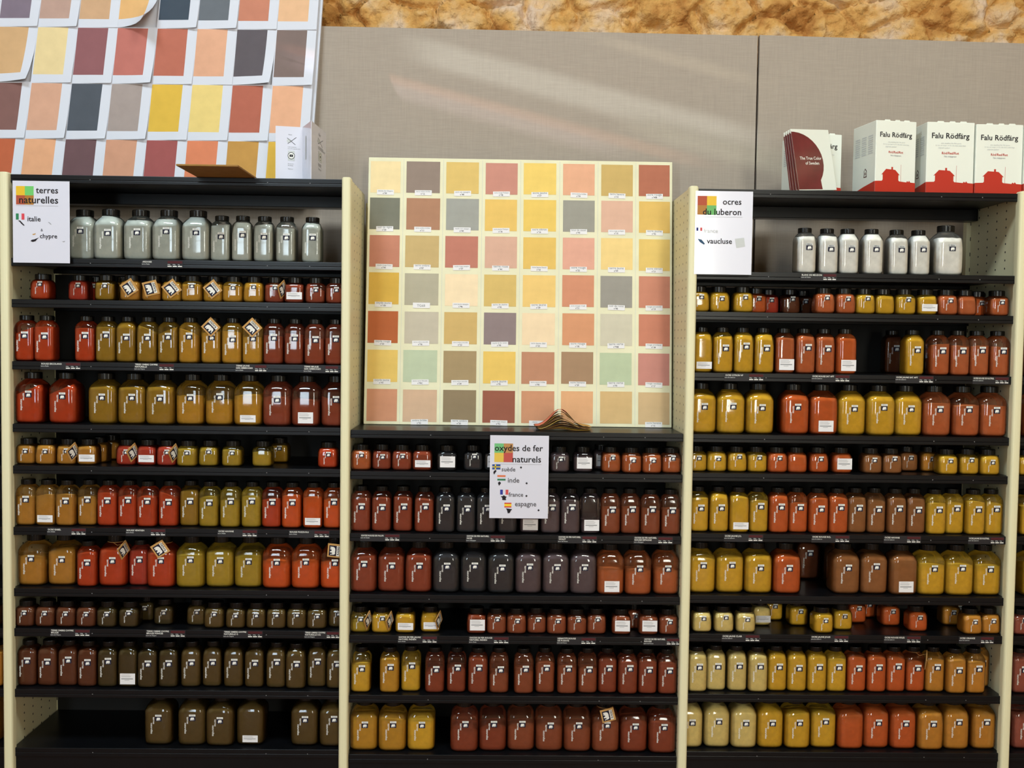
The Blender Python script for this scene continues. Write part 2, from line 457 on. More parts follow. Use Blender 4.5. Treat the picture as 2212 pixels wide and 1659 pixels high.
upright(rm, XB+.030, ZTL-.03); upright(rm, XC-.030, ZTR-.03)
rr = rack('shelving_rack', 'black-shelved rack of ten rows of jars under the ocres du luberon sign', PC+.003, XD-.006, ZR, ZR[1]-.03)
for x in (XC, XD): post(rr, x, ZTR)
panel(rr, PC, ZTR); panel(rr, XD, ZTR)
upright(rr, PC+.017, ZTR-.03); upright(rr, XD, ZTR-.03)
rn = rack('shelving_rack', 'sliver of a further rack beyond the outer post of the ocres rack', XD+.0155, XD+.40, ZR, ZR[0]-.03)
rk = rack('shelving_rack', 'sliver of a further rack beyond the outer post of the terres naturelles rack', XA-.40, XA-.0155, ZL, ZL[0]-.03)

# ------------------------------------------------------------------ jars
def ring(hw, n, z, N=36, dx=0.0):
    out = []
    for i in range(N):
        a = 2*math.pi*(i+0.5)/N
        c, s = math.cos(a), math.sin(a)
        r = hw*(abs(c)**n+abs(s)**n)**(-1.0/n)
        out.append((r*c, r*s, z))
    return out
PROF = {
 'T': (.060, .124, [(0, .0235, 4), (.002, .0268, 4.5), (.005, .0288, 5), (.010, .030, 5), (.055, .030, 5), (.097, .030, 5), (.104, .0291, 4.6), (.110, .0270, 4), (.115, .0240, 3.2), (.1185, .0210, 2.5), (.1205, .0192, 2), (.124, .0187, 2)], (.0202, .0145)),
 'L': (.086, .135, [(0, .035, 4), (.003, .039, 4.5), (.007, .0415, 5), (.013, .043, 5), (.058, .043, 5), (.099, .043, 5), (.107, .0418, 4.6), (.115, .0382, 4), (.122, .0330, 3.2), (.127, .0280, 2.5), (.130, .0242, 2), (.135, .0235, 2)], (.0252, .019)),
 'S': (.060, .062, [(0, .0238, 4), (.002, .0268, 4.5), (.005, .0288, 5), (.009, .030, 5), (.028, .030, 5), (.045, .030, 5), (.0505, .0291, 4.6), (.055, .0272, 4), (.058, .0250, 3.2), (.0600, .0228, 2.5), (.0612, .0215, 2), (.063, .0210, 2)], (.0228, .0175)),
}
BODY, CAPM = {}, {}
for k, (wd, H, pr, (cr, ch)) in PROF.items():
    BODY[k] = MB().loft([ring(h, n, z) for z, h, n in pr], M['shell'], True, False).mesh('jar_body', True)
    N = 72
    def cr_(r, z, rib): return [((r*(1-(0.018 if (i % 2 and rib) else 0)))*math.cos(2*math.pi*i/N), (r*(1-(0.018 if (i % 2 and rib) else 0)))*math.sin(2*math.pi*i/N), z) for i in range(N)]
    z0 = H-.003; z1 = H+ch-.003
    CAPM[k] = MB().loft([cr_(cr*.97, z0, False), cr_(cr, z0+.0012, True), cr_(cr, z1-.0022, True), cr_(cr*.975, z1-.0006, False), cr_(cr*.93, z1, False)], M['cap']).mesh('cap', False)

ELE = [(.10,.08),(.09,.52),(.15,.74),(.30,.86),(.50,.88),(.62,.84),(.72,.89),(.84,.85),(.90,.70),(.92,.50),(.90,.30),(.97,.23),(.94,.15),(.85,.20),(.82,.40),(.76,.48),(.72,.40),(.70,.08),(.56,.08),(.55,.30),(.40,.30),(.38,.08),(.27,.08),(.26,.26),(.22,.26),(.21,.08)]
def logo_mesh(kx, dark):
    b = MB(); w2, h = .0095*kx, .0138*kx
    b.rect(-w2, w2, -h/2, h/2, 0, M['navy'])
    b.poly([(-w2*.70+x*w2*1.42, -h*.42+z*h*.84) for x, z in ELE], -.0002, M['white'])
    b.rect(-w2, w2, h/2+.0006*kx, h/2+.0062*kx, 0, M['palegrey'] if dark else M['white'])
    b.text('ôkhra', -w2*.72, w2*.72, h/2+.0017*kx, -.0002, M['grey' if not dark else 'ink'])
    return b.mesh('logo')
def letter_mesh(kx, m):
    b = MB()
    b.text('terres', -.0163*kx, None, .0062*kx, 0, m, size=.0086*kx, down=True)
    b.text('naturelles', -.0228*kx, None, -.0125*kx, 0, m, size=.0084*kx, down=True)
    return b.mesh('lettering')
LOGO = {'T': logo_mesh(1, False), 'S': logo_mesh(.74, False), 'W': logo_mesh(1, True)}
LETT = {'T': letter_mesh(1, M['white']), 'S': letter_mesh(.62, M['white'])}
def sticker_mesh(w_, h_):
    b = MB(); b.rect(-w_/2, w_/2, 0, h_, 0, M['sticker'])
    rr_ = random.Random(3)
    for i in range(3):
        b.rect(-w_*.42, -w_*.42+w_*(.5+.3*rr_.random()), h_*(.86-.1*i), h_*(.86-.1*i)+h_*.025, -.0002, M['grey'])
    b.rect(-w_*.42, w_*.36, h_*.46, h_*.55, -.0002, M['grey'])
    b.rect(-w_*.2, w_*.12, h_*.36, h_*.39, -.0002, M['grey'])
    return b.mesh('price_sticker')
STK = {'s': sticker_mesh(.046, .021), 'B': sticker_mesh(.045, .033)}
def tag_mesh():
    b = MB(); b.box(-.021, .021, -.0008, .0008, -.021, .021, M['kraft']); return b.mesh('hang_tag')
def tagprint_mesh():
    b = MB()
    b.rect(-.0165, .0055, -.0165, .0155, 0, M['navy'])
    b.poly([(-.0150+z*.0195, .0145-x*.030) for x, z in ELE][::-1], -.0002, M['white'])
    b.rect(.0058, .0150, -.0165, .0155, 0, M['white'])
    b.text('ôkhra', .0080, None, .0140, -.0003, M['ink'], size=.0115, down=True)
    return b.mesh('tag_print')
TAGM, TAGP = tag_mesh(), tagprint_mesh()

COLS = {
 'gr': ((198, 202, 194), 'grey-green'), 'or': ((202, 76, 38), 'orange-red'), 'ol': ((172, 132, 44), 'olive-gold'),
 'go': ((206, 154, 52), 'golden'), 'br': ((160, 76, 52), 'brick-red'), 're': ((192, 70, 50), 'deep-red'), 'oc': ((200, 142, 58), 'ochre'),
 'yo': ((188, 156, 50), 'mustard'), 'mr': ((222, 98, 40), 'orange'), 'bn': ((110, 62, 40), 'brown'), 'do': ((80, 66, 37), 'olive-brown'),
 'um': ((100, 80, 42), 'umber'), 'bk': ((62, 62, 66), 'black'), 'pu': ((104, 88, 92), 'purple-grey'), 'ob': ((192, 104, 58), 'tan-brown'),
 'rd': ((154, 74, 48), 'rust-red'), 'sb': ((158, 84, 54), 'russet'), 'ye': ((226, 180, 56), 'yellow'), 'pa': ((232, 208, 134), 'pale-yellow'),
 'og': ((212, 106, 52), 'burnt-orange'), 'sa': ((204, 112, 66), 'salmon-brown'), 'tn': ((166, 110, 66), 'tan'), 'wh': ((252, 250, 245), 'white'),
 'am': ((212, 148, 60), 'amber'), 'pk': ((168, 92, 74), 'pink-brown'),
}
ORD = 'first second third fourth fifth sixth seventh eighth ninth tenth eleventh twelfth thirteenth fourteenth fifteenth sixteenth seventeenth eighteenth nineteenth twentieth twenty-first'.split()
KIND = {'T': ('tall', 'tall_jar'), 'L': ('large', 'large_jar'), 'S': ('squat', 'squat_jar')}

def make_jar(kind, X, z, Yf, col, fill, flags, label, group, ws, yaw, rnd):
    wd, H, pr, (crd, ch) = PROF[kind]
    hw = wd/2
    rgb, cname = COLS[col]
    v = 1.0+0.06*(rnd.random()-.5)
    c3 = tuple(q*v for q in lin(rgb))
    j = thing(KIND[kind][1], label, 'jar', (X, Yf+hw, z), yaw, group)
    dust = 0.04+0.15*rnd.random()
    if col in ('wh', 'gr'): dust = 0.05
    bd = inst('jar_body', BODY[kind], j, color=(*c3, dust))
    bd.scale = (ws, 1, 1)
    # pigment filling
    zt_ = 0.004+(H-.004)*fill
    b = MB(); rings = []
    prof = [(z_, h, n) for z_, h, n in pr]
    zz = [p[0] for p in prof]
    def hwat(q):
        for i in range(len(prof)-1):
            if prof[i][0] <= q <= prof[i+1][0]:
                t = (q-prof[i][0])/(prof[i+1][0]-prof[i][0]); return prof[i][1]+(prof[i+1][1]-prof[i][1])*t, prof[i][2]+(prof[i+1][2]-prof[i][2])*t
        return prof[-1][1], prof[-1][2]
    lev = [.0015, .004, .009]+[q for q in (.03, .055, .08, .1, .11, .118) if q < zt_-.012]
    tx = rnd.uniform(-.10, .10); ty = rnd.uniform(-.12, .06)
    if 'i' in flags: tx = rnd.choice((-.45, .40))
    for q in lev:
        h, n = hwat(q); rings.append(ring((h-.0011), n, q))
    h, n = hwat(zt_-.004)
    top = []
    for x, y, q in ring(h-.0012, n, 0):
        zq = min(zt_+x*tx+y*ty+.0015*noise.noise(Vector((x*90, y*90, X*31))), H-.005)
        hh, nn = hwat(min(zq, H-.001)); k = min(1.0, (hh-.0012)/(h-.0012))
        top.append((x*k, y*k, zq))
    rings.append(top)
    b.loft(rings, M['powder'], True, False)
    o_ = len(rings)-1; cz = sum(p[2] for p in top)/len(top)
    base = (len(rings)-1)*36
    b.v.append((0, 0, cz+.003)); ci = len(b.v)-1
    for i in range(36): b.f.append((base+i, base+(i+1) % 36, ci)); b.m.append(0)
    p = b.build('pigment', j, smooth=True); p.color = (*c3, 1); p.scale = (ws, 1, 1)
    inst('cap', CAPM[kind], j, rot=(0, 0, rnd.random()))
    fy = -(hw+.0006)
    sz = 'S' if kind == 'S' else 'T'
    lz = {'T': .074, 'L': .080, 'S': .041}[kind]
    lx = ({'T': .005, 'L': .004, 'S': .004}[kind])
    if 's' in flags: inst('price_sticker', STK['s'], j, (.003, fy-.0002, .011))
    if 'B' in flags: inst('price_sticker', STK['B'], j, (.003, fy-.0002, .010 if kind != 'S' else .012))
    if not any(f in flags for f in 'sBn'):
        dz = rnd.uniform(-.004, .004)
        inst('logo', LOGO['W' if col == 'wh' else sz], j, (lx, fy-.0004, lz+dz))
        if col != 'wh':
            inst('lettering', LETT[sz], j, (lx, fy-.0004, lz+dz))
    if 't' in flags:
        a = rnd.choice((-.55, -.25, -.65, .1)) if kind != 'T' else rnd.choice((-.75, .12))
        tz = H-.016 if kind != 'S' else .038
        t = inst('hang_tag', TAGM, j, (.004, fy-.006, tz), (R_(8), a, R_(rnd.uniform(-12, 6))))
        inst('tag_print', TAGP, t, (0, -.0011, 0))
        cord(j, t, H, crd)
    if 'e' in flags:
        t = inst('hang_tag', TAGM, j, (hw-.004, fy-.004, H-.022 if kind != 'S' else .040), (R_(6), -.6, R_(66)))
        inst('tag_print', TAGP, t, (0, -.0011, 0))
        cord(j, t, H, crd)
    return j
def cord(j, t, H, r):
    cu = bpy.data.meshes.new('cord')
    b = MB(); n = 20
    path = [Vector((math.cos(q*2*math.pi/n)*(r-.001), math.sin(q*2*math.pi/n)*(r-.001), H-.0045)) for q in range(n)]
    loc = Vector(t.location)
    path = path[int(n*.75):]+path[:int(n*.75)]
    pts = path+[path[0], loc*.4+path[0]*.6, loc+Vector((0, -.001, .018))]
    for a, c in zip(pts[:-1], pts[1:]):
        d = (c-a)
        if d.length < 1e-5: continue
        s = d.orthogonal().normalized()*.0006; q = d.normalized().cross(s)
        b.loft([[a+s, a+q, a-s, a-q], [c+s, c+q, c-s, c-q]], M['kraft'])
    b.build('cord', j)

# one line a shelf: centre in the photo, kind, pigment, fill, marks (b = set back mm, s/B = sticker, t = tag, e = tag seen from the side, i = slanting fill, n = plain side)
L_ = {
1: '187 L gr .95 b25;241 L gr .93;305.5 L gr .86;366 L gr .88;426 L gr .95;479 T gr .86;525 T gr .90;572 T gr .88;620 T gr .80;675 T gr .93',
2: '94 S or .88;175 S re .9 b30;209 S re .9 b100;232 S ol .82;270 S oc .85 b90;294 S oc .85 t;333 S oc .85 t;374 S go .88 t;418 S go .8;462 S go .8 t;506 S go .74;549 S go .9;592 S br .85 e;638 S br .85 s;683 S br .74 i;727 S br .7',
3: '51 T or .72 i;101 T or .80;189 T or .78;234 T ol .82;278 T ol .93;322 T ol .78 i;367 T ol .76 i;412 T go .72 i;460 T go .74 t;504 T go .74;549 T go .62 t;593 T br .66;637 T br .70;682 T br .60;724 T br .62',
4: '73 L or .72 i;146 L or .74 i;235 L ol .80;297 L ol .78;356 L ol .80;417 L go .62;480 L go .53;540 L go .66 s;600 L br .62;662 L br .56 B;720 L br .50 i',
5: '50 S oc .86;91 S oc .9;132 S oc .82 e;180 S oc .85 s;215 S oc .8 b62;243 S oc .8 b130;279 S re .9 e;321 S re .9 s;364 S re .9 e;409 S yo .8;453 S yo .86;504 S yo .76;569 S yo .66 n;605 S ol .8 b110;710 S or .88',
6: '55 T oc .66;99 T oc .70 s;142 T oc .72;185 T oc .66;229 T or .76;274 T or .70;320 T or .70;367 T or .72 i;413 T ol .84 b12;454 T yo .70;500 T yo .62;546 T yo .72;590 T or .66 b10;632 T mr .76;678 T mr .72 s;721 T mr .66',
7: '73 L oc .62;138 L oc .76 b8;195 T or .80;253 L or .80 e;310 T re .82 b25;366 L or .74 t;426 L yo .72;488 L yo .76;547 L yo .70;603 L mr .60;662 L mr .58;718 L mr .55 t',
8: '59 S bn .85;98 S bn .85;140 S bn .85;183 S bn .88;236 S do .8;283 S do .8;318 S do .8 b60;358 S do .8 b15;429 S um .82 b20;466 S um .86;513 S um .86;557 S um .86;600 S um .88;644 S um .88;687 S um .86;728 S um .86 b12',
9: '61 T bn .84;104 T bn .86;146 T bn .86;189 T bn .86;235 T do .86;278 T do .88 B;322 T do .84;365 T do .86;416 T um .88;462 T um .88;508 T um .88;553 T um .86;599 T um .9;645 T um .9;686 T um .9 b14;724 T um .9',
10: '350 L um .84;421 L um .86;481 L um .84;546 L um .86 s;666 L um .84;721 L um .84',
}
M_ = {
1: '779 S ob .88;826 S br .88;870 S br .86;912 S br .9 s;966 S bk .8 B;1022 S bk .8;1067 S bk .8 B;1208 S pu .8;1258 S pu .7 B;1300 S pu .8 B b62;1326 S ob .92;1370 S ob .8;1412 S ob .8;1453 S ob .7',
2: '779 T br .76;825 T br .80;871 T br .82;917 T br .78;962 T bk .85;1007 T bk .85;1050 T bk .85;1095 T bk .85;1143 T pu .7 B;1188 T pu .75;1233 T pu .78;1279 T pu .25 B;1321 T sb .60 b8;1365 T sb .62;1411 T sb .58;1453 T sb .60',
3: '787 L br .76;845 L br .78;905 L br .80;968 L bk .85;1027 L bk .85;1086 L bk .85;1146 L pu .85;1206 L pu .85;1265 L pu .85;1327 L ob .55 B;1389 L ob .52;1444 L ob .54',
4: '779 S yo .55 e;825 S ye .82 e;876 S ye .85 s;930 S ye .9 s e;1030 S rd .85 B;1074 S sb .74;1117 S sb .8;1159 S sb .72;1201 S sb .8;1242 S sb .76;1284 S sb .82;1340 S sb .85 B;1369 S sb .8 b62;1409 S sb .82 B;1451 S sb .8',
5: '781 T ye .66;842 T go .80;888 T ye .60;939 T rd .50;986 T rd .58;1032 T rd .82;1077 T sb .46;1130 T sb .54;1176 T sb .72;1223 T sb .62;1268 T sb .58;1311 T rd .80 b8;1356 T rd .76;1404 T rd .78;1446 T rd .74',
6: '790 L go .72;848 L go .70;907 L ye .70;1024 L rd .48;1084 L rd .52;1143 L sb .54;1203 L sb .54;1261 L sb .54;1320 L sb .64 t;1377 L rd .66;1433 L rd .66',
}
Rr_ = {
1: '1736 T wh .88;1784 T wh .9;1828 T wh .95;1880 T wh .95;1934 T wh .86;1981 T wh .96;2040 L wh .80',
2: '1508 S ye .92;1551 S ye .92;1602 S ye .92;1632 S og .8 b62;1658 S re .8 b124;1704 S bn .8 b110;1742 S bn .8 b110;1777 S sa .9;1822 S sa .9;1865 S ye .9;1905 S ye .9 n;1949 S ye .8;1998 S ye .82 s;2040 S sa .88;2081 S sa .88 n;2108 S og .85 b66;2130 S og .85 b130;2156 S sa .8 b8',
3: '1515 T ye .9 s;1557 T ye .84;1602 T ye .9;1646 T ye .9;1691 T sa .84 B;1736 T sa .88;1778 T sa .88;1820 T og .84 B;1925 T bn .9 b150;1968 T ye .95;2032 T sa .72;2077 T sa .70;2123 T sa .70;2165 T sa .68',
4: '1517 L ye .86;1572 L ye .9;1631 L ye .9;1736 L og .86;1807 L og .80 B;1866 L ye .88;1922 L ye .84;1980 L ye .88;2036 L sa .70;2094 L sa .68;2150 L sa .66',
5: '1508 S ye .78;1547 S ye .88;1588 S ye .88;1628 S ye .78;1672 S og .9;1717 S og .88 n;1764 S og .92;1814 S og .85 B;1879 S tn .88;1921 S tn .85;1956 S tn .85 b60;2003 S am .85 b62;2041 S ye .85;2088 S ye .8;2129 S ye .85;2160 S ye .8 b62',
6: '1507 T ye .80;1549 T ye .9;1593 T ye .86 s;1637 T ye .74;1680 T og .88;1724 T og .68;1769 T og .82;1813 T og .86;1853 T tn .84;1892 T tn .78;1934 T tn .84;1978 T tn .84;2025 T ye .72;2069 T ye .74;2113 T ye .78;2154 T ye .74',
7: '1516 L ye .76;1570 L ye .76;1627 L ye .80;1691 L og .82;1736 L bn .8 b200;1812 L tn .8 b100;1851 L tn .84;1914 L tn .84;1970 L tn .86 B;2028 L ye .66;2086 L ye .68;2138 L ye .66',
8: '1513 S pa .9;1560 S pa .9;1607 S pa .9;1640 S pa .8 b64 s;1680 S ye .72 b64;1720 S ye .76 b64;1773 S ye .82;1815 S ye .9 b18;1845 S og .8 b110;1882 S og .8 b110;1927 S og .86 b50;1976 S og .9 b22;2048 S am .8 b90;2080 S am .8 b90;2107 S am .88;2149 S am .86 b4',
9: '1503 T pa .86;1542 T pa .86;1588 T pa .88;1633 T pa .88;1675 T ye .88;1716 T ye .88;1757 T ye .86;1800 T ye .76;1844 T og .82;1888 T og .84;1930 T og .8;1972 T og .7 e;2012 T am .76;2052 T am .8;2097 T am .74;2128 T am .74 b62',
10: '1503 L pa .86;1556 L pa .88;1614 L pa .88;1667 L ye .84;1723 L ye .76;1781 L ye .74;1837 L og .74 n;1891 L og .80;1948 L og .78;2003 L am .80;2068 L am .82;2124 L am .78',
}
N_ = {5: '2212 S ye .82', 6: '2214 T ye .70', 7: '2224 L ye .70', 8: '2200 S pk .8', 9: '2198 T pk .78', 10: '2200 L pk .7', 3: '2232 T sa .7', 4: '2228 L sa .7'}
K_ = {8: '-12 S bn .8', 9: '-6 T am .8', 10: '-20 L am .8'}
def rowname(i, n): return 'bottom shelf' if i == n else ('top shelf' if i == 1 else ORD[i-1]+' shelf')
rnd = random.Random(11)
def fill_rows(rows, zs, rackname, xa, xb, py_of):
    n = max(rows)
    for ri, line in rows.items():
        z = zs[ri]
        items = []
        for k, t in enumerate(line.split(';')):
            p = t.split()
            c, kind, col, fill = float(p[0]), p[1], p[2], float(p[3])
            fl = p[4:]
            back = sum(int(f[1:]) for f in fl if f[0] == 'b' and len(f) > 1)/1000.0
            flags = ''.join(f for f in fl if len(f) == 1)
            wd = PROF[kind][0]
            yf = 0.022+rnd.uniform(-.008, .008)+back
            if ri == 8 and not back: yf = .012
            dist = DIST+yf+wd/2
            py = py_of-(z-EYE)*FPX/dist
            X = U(c, py-35, yf+wd/2).x
            items.append(dict(X=X, w=wd, yf=yf, kind=kind, col=col, fill=fill, flags=flags, back=back, c=c))
        # neighbours on one line may touch but not overlap
        front = [q for q in items if not q['back'] or q['back'] < .05]
        front.sort(key=lambda q: q['X'])
        for it in range(60):
            for q in front:
                lo, hi = xa+q['w']/2+.001, xb-q['w']/2-.001
                q['X'] = min(max(q['X'], lo), hi)
            for a, b2 in zip(front[:-1], front[1:]):
                need = (a['w']+b2['w'])/2*a.get('s', 1)+.0006-(b2['X']-a['X'])
                if need > 0: a['X'] -= need/2; b2['X'] += need/2
        for a, b2 in zip(front[:-1], front[1:]):
            g = (b2['X']-a['X'])/((a['w']+b2['w'])/2+.0004)
            if g < 1: a['s'] = min(a.get('s', 1), g); b2['s'] = min(b2.get('s', 1), g)
        for q in front:   # the ends of the row must clear the side panels
            m_ = min(q['X']-xa, xb-q['X'])*2/(q['w']+.001)
            if m_ < 1: q['s'] = min(q.get('s', 1), m_)
        rear = sorted([q for q in items if q not in front], key=lambda q: q['X'])
        for q in rear:
            q['X'] = min(max(q['X'], xa+q['w']/2+.001), xb-q['w']/2-.001)
            for f in front:
                if abs(f['X']-q['X']) < (f['w']+q['w'])/2 and q['yf'] < f['yf']+f['w']+.001: q['yf'] = f['yf']+f['w']+.001
        for a, b2 in zip(rear[:-1], rear[1:]):
            if abs(a['X']-b2['X']) < (a['w']+b2['w'])/2 and abs(a['yf']-b2['yf']) < a['w']: b2['yf'] = a['yf']+a['w']+.002
        for q in rear: q['yf'] = min(q['yf'], DEP-q['w']-.014)
        items.sort(key=lambda q: q['c'])
        for i, q in enumerate(items):
            size = KIND[q['kind']][0]
            ex = ''
            if 's' in q['flags'] or 'B' in q['flags']: ex = ' with white sticker'
            elif 't' in q['flags'] or 'e' in q['flags']: ex = ' with kraft tag'
            elif 'n' in q['flags']: ex = ' turned away'
            elif q['back'] >= .05: ex = ' set back'
            lab = '%s %s jar%s, %s from left, %s, %s' % (size, COLS[q['col']][1], ex, ORD[i], rowname(ri, n), rackname)
            if len(items) == 1: lab = '%s %s jar at the edge of the %s, %s' % (size, COLS[q['col']][1], rowname(ri, n), rackname)
            tight = q.get('s', 1) < .999
            yaw = 0.0 if tight else R_(rnd.uniform(-2, 2))
            make_jar(q['kind'], q['X'], z+.0003, q['yf'], q['col'], q['fill'], q['flags'], lab, 'jars on the %s of the %s' % (rowname(ri, n), rackname), q.get('s', 1), yaw, rnd)
fill_rows(L_, ZL, 'terres naturelles rack', XA+.004, PB-.002, 770)
fill_rows(M_, ZM, 'oxydes de fer rack', PB+.002, PC-.002, 772)
fill_rows(Rr_, ZR, 'ocres du luberon rack', PC+.002, XD-.004, 776)
fill_rows(N_, ZR, 'rack beyond the ocres', XD+.004, XD+.40, 778)
fill_rows(K_, ZL, 'rack before the terres naturelles', XA-.40, XA-.004, 765)
# ------------------------------------------------------------------ shelf-edge price labels
def shelf_label(px, zs, ri, lines, sub, wpx, rackname):
    z = zs[ri]
    x = U(px, 772-(z-EYE)*FPX/DIST, 0).x
    wd = wpx*DIST/FPX
    t = thing('shelf_label', 'black price label reading %s on the %s' % (' '.join(lines).lower(), rackname), 'label', (x, -.0004, z-.0235), 0, 'price labels on the shelf edges')
    MB().box(0, wd, -.0006, 0, 0, .0225, M['labelblack']).build('label_strip', t)
    b = MB(); zz = .0165 if len(lines) > 1 else .0150
    tw = wd*.56
    for s in lines:
        b.text(s, .003, .003+tw, zz, -.0009, M['white'], size=.0066); zz -= .0066
    b.text(sub, .001, .001+tw*.8, zz+.0008, -.0009, M['palegrey'], size=.0046)
    b.build('lettering', t)
    b = MB(); a0 = wd*.63
    b.rect(a0, wd*.985, .0135, .0205, -.0008, M['maroon']); b.build('price_heading', t)
    b = MB()
    for i, s in enumerate(('250g', '500g', '1kg')):
        b.text(s, a0+i*wd*.125, a0+i*wd*.125+wd*.1, .0086, -.0009, M['palegrey'], size=.0042)
        b.rect(a0+i*wd*.125, a0+i*wd*.125+wd*.10, .0036, .0062, -.0009, M['white'])
    b.build('prices', t)
TN, OX, OC = 'terres naturelles rack', 'oxydes de fer rack', 'ocres du luberon rack'
for a in (
    (306, ZL, 1, ['ARDOISE'], "terre d'Italie", 88), (88, ZL, 3, ['ROUGE ERCOLANO'], "terre d'Italie", 86), (290, ZL, 3, ['TERRE OMBRE CHYPRE', 'NATURELLE'], 'terre de Chypre', 86),
    (508, ZL, 3, ['TERRE JAUNE', 'SAN AMBROGIO'], "terre d'Italie", 68), (655, ZL, 3, ['TERRE BRULEE', 'SAN AMBROGIO'], "terre d'Italie", 76),
    (102, ZL, 6, ['OCRE ISABEL'], "terre d'Italie", 84), (272, ZL, 6, ['ROUGE VENITIEN'], "terre d'Italie", 86), (470, ZL, 6, ['OCRE HAVANE'], "terre d'Italie", 86), (624, ZL, 6, ['ROUGE POZZUOLI'], "terre d'Italie", 88),
    (109, ZL, 8, ['TERRE OMBRE CHYPRE', 'BRULEE'], 'terre de Chypre', 86), (315, ZL, 8, ['TERRE OMBRE CHYPRE', 'BRULEE FONCEE'], 'terre de Chypre', 86), (482, ZL, 8, ['TERRE OMBRE CHYPRE', 'NATURELLE G'], 'terre de Chypre', 86), (657, ZL, 8, ['TERRE OMBRE CHYPRE', 'NATURELLE HG'], 'terre de Chypre', 78)):
    shelf_label(*a, TN)
for a in (
    (778, ZM, 2, ['OXYDE ROUGE DE FALUN'], 'ocre de Suede', 86), (1006, ZM, 2, ['OXYDE DE FER NATUREL', 'NOIR'], "terre d'Espagne", 86), (1204, ZM, 2, ['OXYDE DE FER NATUREL', 'VIOLET'], 'terre de France', 86), (1368, ZM, 2, ['OXYDE DE FER NATUREL', 'ROUGE ESPAGNE'], "terre d'Espagne", 86),
    (859, ZM, 4, ['OXYDE DE FER JAUNE', 'NATUREL INDIEN'], "terre d'Inde", 86), (1012, ZM, 4, ['OXYDE DE FER ROUGE', 'NATUREL INDIEN'], "terre d'Inde", 88), (1202, ZM, 4, ['HEMATITE ROUGE', 'DE PUISAYE'], 'terre de France', 86), (1389, ZM, 4, ['OXYDE DE FER NATUREL', 'ROUGE'], 'terre de France', 82)):
    shelf_label(*a, OX)
for a in (
    (1729, ZR, 1, ['BLANC DE MEUDON'], 'craie de France', 78), (1564, ZR, 3, ['OCRE CITRON VF'], 'ocre du Luberon', 86), (1752, ZR, 3, ['OCRE ROUGE SAT APT'], 'ocre du Luberon', 84), (1933, ZR, 3, ['OCRE JAUNE SAT APT'], 'ocre du Luberon', 84), (2100, ZR, 3, ['OCRE ROUGE DE RUSTREL'], 'ocre du Luberon', 80),
    (1563, ZR, 6, ['OCRE JAUNE JCL'], 'ocre du Luberon', 86), (1752, ZR, 6, ['OCRE ROUGE RCL'], 'ocre du Luberon', 84), (1908, ZR, 6, ['OCRE HAVANE'], 'ocre du Luberon', 82), (2090, ZR, 6, ['OCRE JAUNE DE RUSTREL'], 'ocre du Luberon', 80),
    (1558, ZR, 8, ['OCRE JAUNE CLAIR'], 'ocre du Luberon', 84), (1750, ZR, 8, ['OCRE JAUNE JOLES'], 'ocre du Luberon', 84), (1908, ZR, 8, ['OCRE ROUGE RFLES'], 'ocre du Luberon', 82), (2070, ZR, 8, ['OCRE ORANGE'], 'ocre du Luberon', 78)):
    shelf_label(*a, OC)

# ------------------------------------------------------------------ hanging signs
def sign(px0, px1, py0, py1, label):
    a, c = U(px0, py0, -.018), U(px1, py0, -.018); d = U(px0, py1, -.018)
    w_, h_ = c.x-a.x, a.z-d.z
    t = thing('rack_sign', label, 'sign', (a.x, -.018, d.z), 0, 'laminated rack signs')
    MB().box(0, w_, 0, .0012, 0, h_, M['lam']).build('sheet', t)
    return t, w_, h_
def blocks(t, w_, h_, u0, u1, v0, v1, cols):
    b = MB(); um, vm = (u0+u1)/2, (v0+v1)/2
    for (a, c, d, e), col in zip(((u0, um, v0, vm), (um, u1, v0, vm), (u0, um, vm, v1), (um, u1, vm, v1)), cols):
        b.rect(a*w_, c*w_, h_*(1-e), h_*(1-d), -.0003, C('print_%d_%d_%d' % col, col))
    b.build('colour_blocks', t)
def lettering(t, w_, h_, rows, lines=()):
    for s, u0, u1, v, m in rows: MB().text(s, u0*w_, u1*w_, h_*(1-v), -.0006, M[m]).build('lettering', t)
    for u0, u1, v in lines: MB().rect(u0*w_, u1*w_, h_*(1-v)-.0003, h_*(1-v)+.0003, -.0005, M['grey']).build('rule_line', t)
def flag(t, w_, h_, u0, u1, v0, v1, kind, cols):
    b = MB(); X0, X1, Z0, Z1 = u0*w_, u1*w_, h_*(1-v1), h_*(1-v0)
    n = len(cols)
    for i, c in enumerate(cols):
        if c is None: continue
        cm = C('print_%d_%d_%d' % c, c)
        if kind == 'v': b.rect(X0+(X1-X0)*i/n, X0+(X1-X0)*(i+1)/n, Z0, Z1, -.0004, cm)
        elif kind == 'h': b.rect(X0, X1, Z1-(Z1-Z0)*(i+1)/n, Z1-(Z1-Z0)*i/n, -.0004, cm)
        elif kind == 'x' and i == 0: b.rect(X0, X1, Z0, Z1, -.0004, cm)
        elif kind == 'x':
            b.rect(X0+(X1-X0)*.32, X0+(X1-X0)*.46, Z0, Z1, -.0006, cm); b.rect(X0, X1, Z0+(Z1-Z0)*.41, Z0+(Z1-Z0)*.59, -.0006, cm)
    b.build('flag', t)
def shape(t, w_, h_, pts, col='ink'):
    MB().poly([(u*w_, h_*(1-v)) for u, v in pts], -.0005, M[col]).build('country_outline', t)
YE, GN, RB, OB = (226, 184, 48), (112, 196, 108), (172, 82, 56), (172, 118, 50)
t, w_, h_ = sign(27, 150, 390, 567, 'terres naturelles sign with Italian flag, hung on the rack')
blocks(t, w_, h_, .06, .37, .065, .29, (YE, GN, RB, OB))
